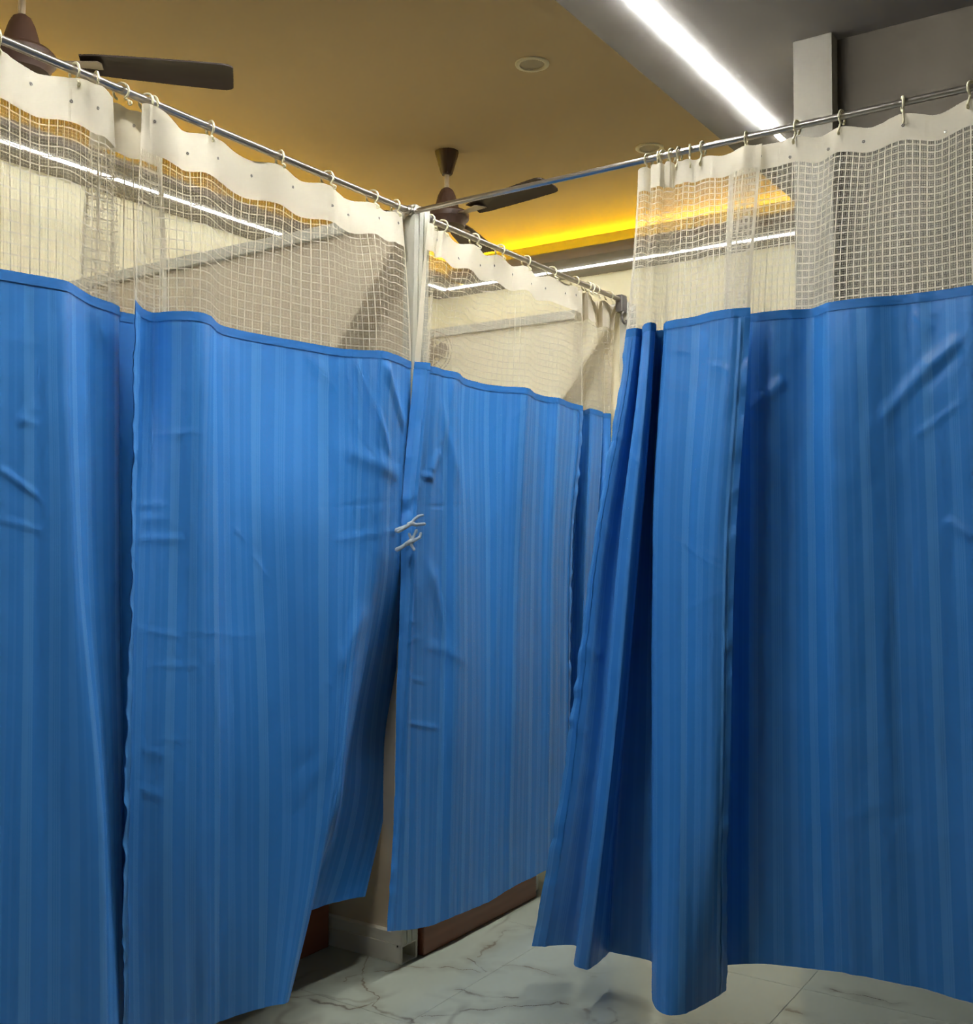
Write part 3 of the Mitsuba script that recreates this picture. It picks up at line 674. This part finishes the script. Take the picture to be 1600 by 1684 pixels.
RINGS = {
    'front_left': [-1.481, -1.371, -1.188, -1.133, -1.065, -0.994],
    'front_middle': [-0.977, -0.798, -0.553, -0.364, -0.165, -0.054],
    'side_bay': [0.121, 0.191, 0.378, 0.539, 0.715, 0.902],
    'bunched': [1.083, 1.179, 1.210, 1.257, 1.376],
    'right_gathered': [0.82, 0.849, 0.865, 0.889, 0.91, 0.94, 0.977, 1.096],
    'right_wide': [1.228, 1.339, 1.481, 1.633, 1.762],
}
GRIDS = {}
for args in (
    (0, 'front_left', 'along', 'blue curtain with white netting at the far left edge, tucked behind its neighbour', 0.085, 0.0225, 0.0029, 0.03),
    (1, 'front_middle', 'along', 'wide bright blue curtain just left of the white corner post, its lower corner folded back', 0.09, 0.0225, 0.0029, 0.0),
    (2, 'side_bay', 'along', 'blue curtain just right of the corner post, hem above the brown bed base', 0.082, 0.0225, 0.0027, 0.09),
    (3, 'bunched', 'along', 'dark bunched curtain at the far end of the second rod, half hidden', 0.085, 0.0225, 0.0034, 0.05),
    (4, 'right_gathered', 'across', 'gathered blue curtain flaring to the floor at the left end of the right rod', 0.055, 0.0175, 0.0036, 0.015),
    (5, 'right_wide', 'across', 'wide dark blue curtain at the right edge, behind the gathered one', 0.055, 0.0175, 0.0036, 0.06),
):
    nm = args[1]
    GRIDS[nm] = curtain(*args, rings=RINGS[nm], hems=(nm != 'front_left', nm in ('right_gathered', 'side_bay')), net_hems=(nm != 'bunched', nm != 'right_wide'))

# ------------------------------------------------------------------ curtain hooks


def hook_mesh(r, tail):
    """A C-shaped plastic hook: nearly a full ring over the rod with a short tail that ends in a small eye. The rod runs along local x."""
    ring = [(0, r * math.cos(q), r * math.sin(q)) for q in np.linspace(-0.36 * np.pi, 1.3 * np.pi, 30)]
    y, z = ring[0][1], ring[0][2]
    stem = [(0, y + (0.021 - y) * s, z - tail * s) for s in np.linspace(0, 1, 8)][1:]
    eye = [(0, 0.021 + 0.0045 * math.sin(q), z - tail - 0.0045 + 0.0045 * math.cos(q)) for q in np.linspace(0, 1.75 * np.pi, 12)][1:]
    path = np.array(ring[::-1] + stem + eye)
    rad = np.concatenate([np.full(30, 0.0031), np.full(len(stem), 0.0027), np.full(len(eye), 0.0022)])
    return tube(path, rad, 9)


HOOKS = {True: ply(hook_mesh(0.0195, 0.009), 'hook_plastic', smooth=True), False: ply(hook_mesh(0.0165, 0.025), 'hook_plastic', smooth=True)}
ORD = ['first', 'second', 'third', 'fourth', 'fifth', 'sixth', 'seventh', 'eighth', 'ninth', 'tenth', 'eleventh', 'twelfth', 'thirteenth', 'fourteenth']
random.seed(4)
n = 0
for where, names, along in (('the left front rod', ('front_left', 'front_middle'), True), ('the rod behind the corner post', ('side_bay', 'bunched'), True), ('the right rod', ('right_gathered', 'right_wide'), False)):
    c = 0
    for nm in names:
        for s in RINGS[nm]:
            if (along and s < -1.38) or (not along and s > 1.7):
                continue                       # beyond the edge of the picture
            p = (s, 0, ROD_Z - 0.0035) if along else (RX[0] + (RX[1] - RX[0]) * s / 3.2, -s, ROD_Z - 0.003)
            k = numbered('curtain_hook', n)
            M = T().translate(list(p)).rotate([0, 0, 1], (180 if along else 90) + random.uniform(-24, 24)).rotate([1, 0, 0], random.uniform(-7, 7))
            scene[k] = {**HOOKS[along], 'to_world': M}
            tag(k, f'{ORD[c]} cream hook from the left on {where}', 'curtain hook', 'plastic hooks on ' + where)
            c += 1
            n += 1

# small metal eyelets left empty in the heading bands
for i, (nm, cu) in enumerate((('front_left', 1.0), ('front_middle', 1.0), ('side_bay', 1.0), ('right_wide', 1.0))):
    g, u, t = GRIDS[nm]
    cur = {'front_left': 'curtain', 'front_middle': 'curtain_001', 'side_bay': 'curtain_002', 'right_wide': 'curtain_005'}[nm]
    for j, f in enumerate(np.linspace(0.09, 0.93, 9)):
        a, b = int(f * len(u)), 4 + (j * 3) % 4
        p = g[b, a]
        nn = np.cross(g[b, a + 1] - g[b, a - 1], g[b + 1, a] - g[b - 1, a]); nn /= np.linalg.norm(nn)
        m = trimesh.creation.annulus(0.0014, 0.0038, 0.0014, sections=12)
        m.apply_transform(trimesh.geometry.align_vectors([0, 0, 1], nn)); m.apply_translation(p + nn * (0.0006 if nn @ (np.array([-2.6, -2, 1.2]) - p) > 0 else -0.0006))
        put(cur + '__' + numbered('eyelet', j), m, 'eyelet_metal')

# ------------------------------------------------------------------ clothes clips that hold the two curtains together
def clip(i, at, strokes, label):
    """strokes: polylines of (right, up, radius) in millimetres, in the upright plane in which the clip lies."""
    k = numbered('clothes_clip', i)
    tag(k, label, 'clip')
    ex, ez, at = np.array([0.80, -0.60, 0]), np.array([0, 0, 1.0]), np.array(at)
    ey = np.cross(ez, ex)
    for nm, lines in strokes.items():
        parts = []
        for line, depth in lines:
            for (a, b, r), (c, d, q) in zip(line[:-1], line[1:]):
                s = [m3.Manifold.sphere(rr * 1e-3, 14).scale([1, 0.62, 1]).translate([x * 1e-3, depth * 1e-3, y * 1e-3]) for x, y, rr in ((a, b, r), (c, d, q))]
                parts.append(m3.Manifold.batch_hull(s))
        m = tri(m3.Manifold.batch_boolean(parts, m3.OpType.Add).refine_to_length(0.003))
        M = np.eye(4); M[:3, 0], M[:3, 1], M[:3, 2], M[:3, 3] = ex, ey, ez, at
        m.apply_transform(M)
        put(k + '__' + nm, m, 'clip_plastic', smooth=50)


clip(0, (-0.100, -0.098, 1.333), {
    'upper_lever': [([(-41, -22, 8), (-30, -18, 6.5), (-12, -9, 5), (4, 0, 5.5), (14, 12, 5), (24, 20, 4.5), (38, 24, 3.5)], 3)],
    'lower_lever': [([(-38, -26, 5), (-14, -12, 5), (2, -2, 6), (16, -6, 5.5), (28, -4, 4.5), (42, -3, 4.5)], -3)],
    'spring': [([(-6, -4, 6.5), (4, -1, 7)], 0)]}, 'upper of two clear plastic clothes clips pinning the curtains at the corner post')
clip(1, (-0.100, -0.098, 1.280), {
    'upper_lever': [([(-41, -26, 7), (-28, -20, 6), (-10, -8, 6), (3, 2, 6), (10, 14, 4.5), (18, 30, 5)], 3), ([(3, 2, 5), (-4, 20, 4)], 3)],
    'lower_lever': [([(-6, -6, 6), (4, -2, 6), (16, 4, 5), (27, 10, 4.5), (30, 22, 4)], -3), ([(-2, -8, 5), (4, -18, 4.5), (9, -26, 5)], -3)],
    'spring': [([(-12, -9, 7), (0, -3, 8.5)], 0)]}, 'lower of two clear plastic clothes clips pinning the curtains at the corner post')
